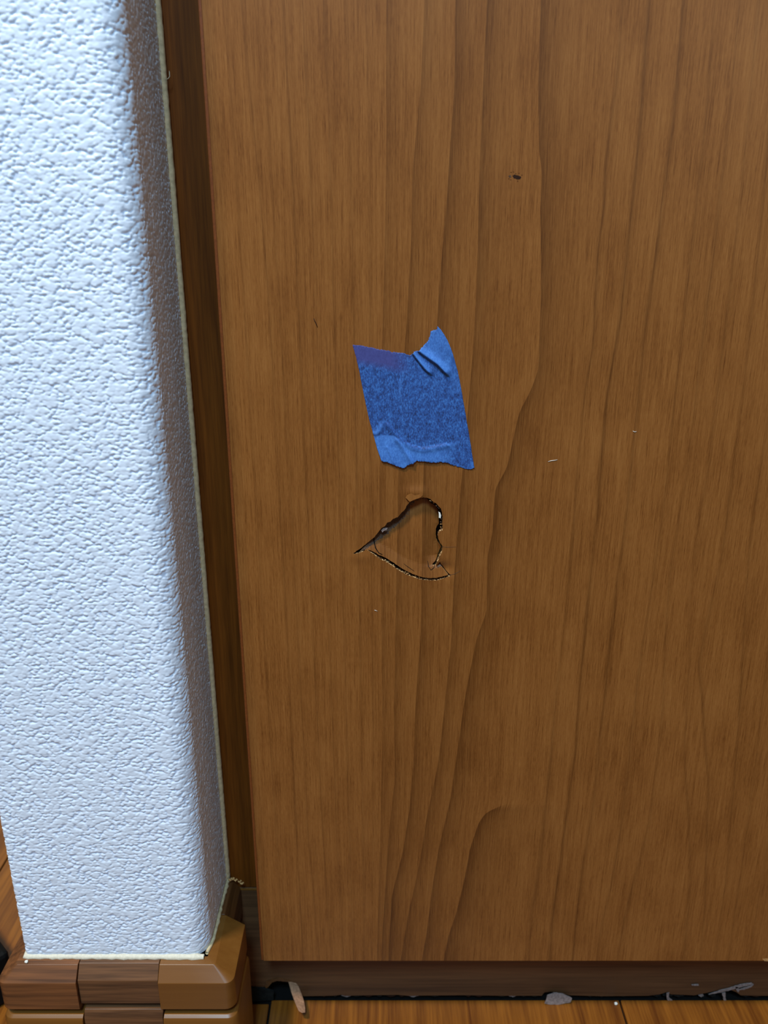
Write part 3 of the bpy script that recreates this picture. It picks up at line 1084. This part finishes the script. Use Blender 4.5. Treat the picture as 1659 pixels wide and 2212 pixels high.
for pl in ([(1530, 2146), (1552, 2138), (1575, 2132), (1600, 2124), (1622, 2121), (1627, 2124), (1604, 2129), (1580, 2136), (1555, 2142)],
           [(1594, 2136), (1610, 2131), (1627, 2125), (1622, 2130), (1606, 2136)],
           [(1587, 2129), (1594, 2130), (1596, 2138), (1594, 2142), (1589, 2136)],
           [(1559, 2144), (1566, 2142), (1567, 2156), (1570, 2170), (1566, 2171), (1562, 2158)],
           [(1439, 2144), (1445, 2142), (1444, 2152), (1452, 2159), (1448, 2163), (1440, 2157)],
           [(1493, 2125), (1508, 2124), (1509, 2127), (1494, 2127)]):
    ksub(slab('laminate_splinter', jag(pxz(pl, KICK), 0.0012, 0.0002, 16), KICK - 0.0008, 0.0004, M_LILAC))
ksub(slab('crack', jag(pxz([(1580, 2137), (1600, 2130), (1622, 2125), (1605, 2133), (1590, 2137)], KICK), 0.0012, 0.0001, 17), KICK - 0.0001, 0.0001, M_DARK))

# black grime in the gap along the floor
gr = slab('grime', jag([(-0.092, 0.0004), (-0.0745, 0.0004), (-0.074, 0.0085), (-0.080, 0.011), (-0.092, 0.0125)], 0.002, 0.0004, 18), 0.4005, 0.0012, M_GRIME,)
ksub(gr)
rg = random.Random(31)
for px in range(700, 1660, 24):
    if rg.random() < 0.62:
        w = rg.uniform(4, 13)
        pl = jag(pxz([(px - w, 2154), (px - w * 0.4, 2151.5), (px + w * 0.5, 2151.5), (px + w, 2154), (px, 2157)], KICK), 0.001, 0.00025, px)
        ksub(slab('grime_crumb', pl, KICK + 0.001, 0.003, rg.choice([M_GRIME, M_LILAC, M_GRIME, M_MARK])))

# ------------------------------------------------------------------ blue tape
TAPE_PX = [(761.2, 745), (780, 747), (798, 750), (810, 753), (823, 755.6), (836, 757), (848, 761), (860, 761), (871, 763), (880, 766), (888.5, 767), (894, 760), (904, 757.5), (911, 750), (919, 742), (925, 735),
           (928, 726.7), (931, 715), (938, 713), (944.5, 712), (945, 704.5), (952, 712), (959, 722), (966, 734), (973, 750), (979, 767), (984, 785), (989, 804), (993, 822), (996.6, 842), (1000, 862), (1004, 885), (1009, 914), (1014, 943), (1019, 976), (1024.5, 1010),
           (1018, 1013), (1010, 1014), (991, 1009), (980, 1005), (967.6, 1000.6), (952, 997), (942.5, 999.6), (930, 998), (919, 997), (902, 995), (892, 1000.6), (882, 1004), (873, 1011), (865, 1009), (858, 1007), (844, 1000.6), (834, 998), (824, 995),
           (815, 970), (810, 952), (805.6, 935), (798, 908), (793, 886), (788, 863.6), (782, 833), (776.6, 804), (769, 771)]


def tape_outline():
    y = DOOR - 0.0002
    a = pxz(TAPE_PX, y)
    torn = list(range(0, 20)) + list(range(35, 53))
    out = []
    r = random.Random(77)
    for i in range(len(a)):
        x0, z0 = a[i]
        x1, z1 = a[(i + 1) % len(a)]
        k = 6 if i in torn else 8
        for j in range(k):
            t = j / k
            am = 0.00022 if i in torn else 0.00005
            out.append((x0 + (x1 - x0) * t + r.uniform(-am, am), z0 + (z1 - z0) * t + r.uniform(-am, am)))
    return out


to = tape_outline()


def px_xz(p):
    v = at(p[0], p[1], DOOR)
    return np.array((v.x, v.z))


def seg_dist(x, z, pts):
    best = np.full(x.shape, 9.0)
    sgn = np.zeros(x.shape)
    for a, b in zip(pts[:-1], pts[1:]):
        a, b = px_xz(a), px_xz(b)
        d = b - a
        L2 = (d ** 2).sum()
        t = np.clip(((x - a[0]) * d[0] + (z - a[1]) * d[1]) / L2, 0, 1)
        dx, dz = x - a[0] - t * d[0], z - a[1] - t * d[1]
        dd = np.hypot(dx, dz)
        s = np.sign(d[0] * dz - d[1] * dx)
        sgn = np.where(dd < best, s, sgn)
        best = np.minimum(best, dd)
    return best, sgn


def tape_shape(x, z):
    h = np.full(x.shape, 0.00015)
    lift = np.zeros(x.shape)

    def ridge(pts, amp, w_sharp, w_soft):
        d, s = seg_dist(x, z, pts)
        w = np.where(s > 0, w_soft, w_sharp)
        return amp * np.exp(-(d / w) ** 2), d, s
    g, d, s = ridge([(904, 757), (925, 772), (945, 786), (961, 803)], 0.0017, 0.0005, 0.0024)
    h += g
    lift = np.maximum(lift, np.where(s > 0, np.exp(-(d / 0.004) ** 2), np.exp(-(d / 0.0004) ** 2)))
    g, d, s = ridge([(892, 763), (905, 780), (917, 795), (925, 803)], 0.0014, 0.0004, 0.0020)
    h += g
    lift = np.maximum(lift, np.where(s > 0, np.exp(-(d / 0.0018) ** 2), np.exp(-(d / 0.0004) ** 2)))
    # raised upper right ear
    c = px_xz((955, 745))
    ear = np.exp(-((x - c[0]) / 0.008) ** 2 - ((z - c[1]) / 0.011) ** 2)
    h += 0.0006 * ear
    lift = np.maximum(lift, np.clip(ear * 0.8, 0, 0.55))
    # lower fold and loose lower edge
    g, d, s = ridge([(840, 918), (855, 938), (872, 955), (890, 964), (910, 969), (935, 966), (964, 960)], 0.0008, 0.0016, 0.0005)
    h += g
    lowz = px_xz((840, 940))[1]
    loose = np.where(s < 0, np.clip(d / 0.0012, 0, 1), 0) * (z < lowz)
    c = px_xz((1003, 985))
    stuck = np.exp(-((x - c[0]) / 0.008) ** 2 - ((z - c[1]) / 0.010) ** 2)
    loose = loose * np.clip(1 - 1.4 * stuck, 0, 1)
    h += 0.0007 * loose * np.clip((lowz - z) / 0.012, 0, 1)
    lift = np.maximum(lift, 0.75 * loose)
    g, d, s = ridge([(858, 950), (872, 968), (886, 990), (892, 1000)], 0.0008, 0.0015, 0.0007)
    h += g
    g, d, s = ridge([(836, 965), (846, 985), (850, 1000)], 0.0004, 0.0006, 0.0006)
    h += g
    g, d, s = ridge([(803, 936), (812, 938), (820, 932), (825, 922)], 0.0005, 0.0007, 0.0018)
    h += g
    lift = np.maximum(lift, g / 0.0005 * 0.7)
    g, d, s = ridge([(866, 822), (863, 845), (868, 868), (878, 885)], 0.00022, 0.0004, 0.0004)
    h += g
    lift = np.maximum(lift, g / 0.00022 * 0.55)
    top = px_xz((800, 748))[1]
    fd, _ = seg_dist(x, z, [(765, 748), (800, 752), (840, 760), (880, 770)])
    cx = px_xz((890, 780))[0]
    fade = np.clip((0.0095 - fd) / 0.004, 0, 1) * np.clip((cx - x) / 0.010, 0, 1)
    fade = np.where(lift > 0.3, 0, fade)
    edge = np.clip((x - px_xz((965, 800))[0]) / 0.006, 0, 1) * 0.3
    lift = np.maximum(lift, edge * (z > px_xz((990, 850))[1]))
    return h, np.clip(lift, 0, 1), fade


bx = [p[0] for p in to]
bz = [p[1] for p in to]
gx, gz = np.meshgrid(np.arange(min(bx), max(bx), 0.00055), np.arange(min(bz), max(bz), 0.00055))
pts = np.stack([gx.reshape(-1), gz.reshape(-1)], 1)
pts = pts[inside(to, pts[:, 0], pts[:, 1])]
V, T = cdt([to], [tuple(p) for p in pts])
cen = np.array([V[list(t)].mean(0) for t in T])
T = [t for t, k in zip(T, inside(to, cen[:, 0], cen[:, 1])) if k]
h, lift, fade_ = tape_shape(V[:, 0], V[:, 1])
h = h + 0.00004 * (value_noise(V[:, 0] * 1500, V[:, 1] * 700, 44) - 0.5)
n = len(V)
vf = np.stack([V[:, 0], DOOR - h, V[:, 1]], 1)
vb = vf + np.array([0, 0.00012, 0])
cnt = set()
for t in T:
    cnt |= {(t[0], t[1]), (t[1], t[2]), (t[2], t[0])}
rim = [(a, b) for a, b in cnt if (b, a) not in cnt]
me = bpy.data.meshes.new('masking_tape')
org = at(890, 860, DOOR)
allv = np.concatenate([vf, vb]) - np.array(org)
me.from_pydata(allv.tolist(), [], T + [tuple(i + n for i in reversed(t)) for t in T] + [(b, a, a + n, b + n) for a, b in rim])
for nm, arr in (('lift', lift), ('fade', fade_)):
    a = me.attributes.new(nm, 'FLOAT', 'POINT')
    a.data.foreach_set('value', np.concatenate([arr, arr]).astype(np.float32))
tape = link('masking_tape', me, M_TAPE, None, True)
tape.location = org
tag(tape, 'torn piece of creased blue masking tape stuck on the door above the hole', 'tape')

# ------------------------------------------------------------------ small loose things


def lump(name, c, r, mat, seed, flat=0.7):
    bm = bmesh.new()
    bmesh.ops.create_icosphere(bm, subdivisions=2, radius=r)
    q = random.Random(seed)
    for v in bm.verts:
        v.co *= q.uniform(0.82, 1.15)
        v.co.z *= flat
    me = bpy.data.meshes.new(name)
    bm.to_mesh(me)
    bm.free()
    o = link(name, me, mat)
    o.location = c
    return o


p = flo(1330, 2169.5)
tag(lump('paint_crumb', (p.x, p.y, 0.0008), 0.0011, M_PALE, 1), 'tiny white crumb on the floor planks near the toe kick', 'crumb')
p = flo(57, 2078, ZT)
tag(lump('paint_crumb', (p.x, p.y, ZT + 0.0003), 0.0010, M_PALE, 2), 'tiny white crumb on the left corner cap below the wallpaper', 'crumb')
p = at(522, 2026, 0.4005)
o = slab('paint_flake', jag([(-0.0012, -0.0025), (0.0002, -0.0018), (0.0011, 0.0004), (0.0008, 0.0026), (-0.0004, 0.0028), (-0.0009, 0.0004)], 0.001, 0.0001, 6), 0, 0.0004, M_PALE)
o.location = (p.x, 0.4015, p.z)
tag(o, 'white paint flake stuck between the baseboard corner and the cabinet', 'flake')


def fibre(pts, rad, label, mat=M_PALE):
    P3 = [at(a, b, DOOR - 0.00015) for a, b in pts]
    c = P3[0].copy()
    o = tube('lint_fibre', [q - c for q in P3], rad, mat, None, 5)
    o.location = c
    tag(o, label, 'lint', 'lint fibres on the door')


fibre([(1184, 997), (1190, 995.5), (1197, 994.5), (1204, 993)], 0.00014, 'pale lint fibre on the door right of the tape bottom')
fibre([(1367, 931), (1371, 933), (1375, 932)], 0.00013, 'shorter pale lint fibre on the door, farther right of the tape')
fibre([(809, 1318), (812, 1319), (815, 1320)], 0.00014, 'pale lint fibre on the door below the hole')
M_HAIR = plain('loose_thread', (190, 176, 150), 0.7, 0.2)
P3 = [Vector(v) for v in ((XR + 0.0022, 0.3995, at(345, 172, .40).z), (XR + 0.0034, 0.399, at(350, 171, .40).z), (XR + 0.0042, 0.399, at(352, 166, .40).z), (XR + 0.0042, 0.399, at(352, 154, .40).z))]
c = P3[0].copy()
o = tube('loose_thread', [q - c for q in P3], 0.00018, M_HAIR, None, 5)
o.location = c
tag(o, 'short curled thread sticking out of the sealant bead, near the top', 'thread')

# black case on the floor left of the wall end
a = flo(18, 2052, 0.040)
bk = box('black_case', -0.12, 0.0, 0.0, 0.075, 0, 0.040, M_BLACK, None, 0.003)
bk.location = (a.x + 0.001, a.y - 0.001, 0.0)
bk.rotation_euler = (0, 0, math.radians(47))
tag(bk, 'black plastic case on the floor at the left edge, beside the baseboard', 'case')

# wall far behind on the left
wb = box('wall_back', -1.2, 1.0, 1.25, 1.30, -0.003, 1.6, M_CAULK)
tag(wb, kind='structure')
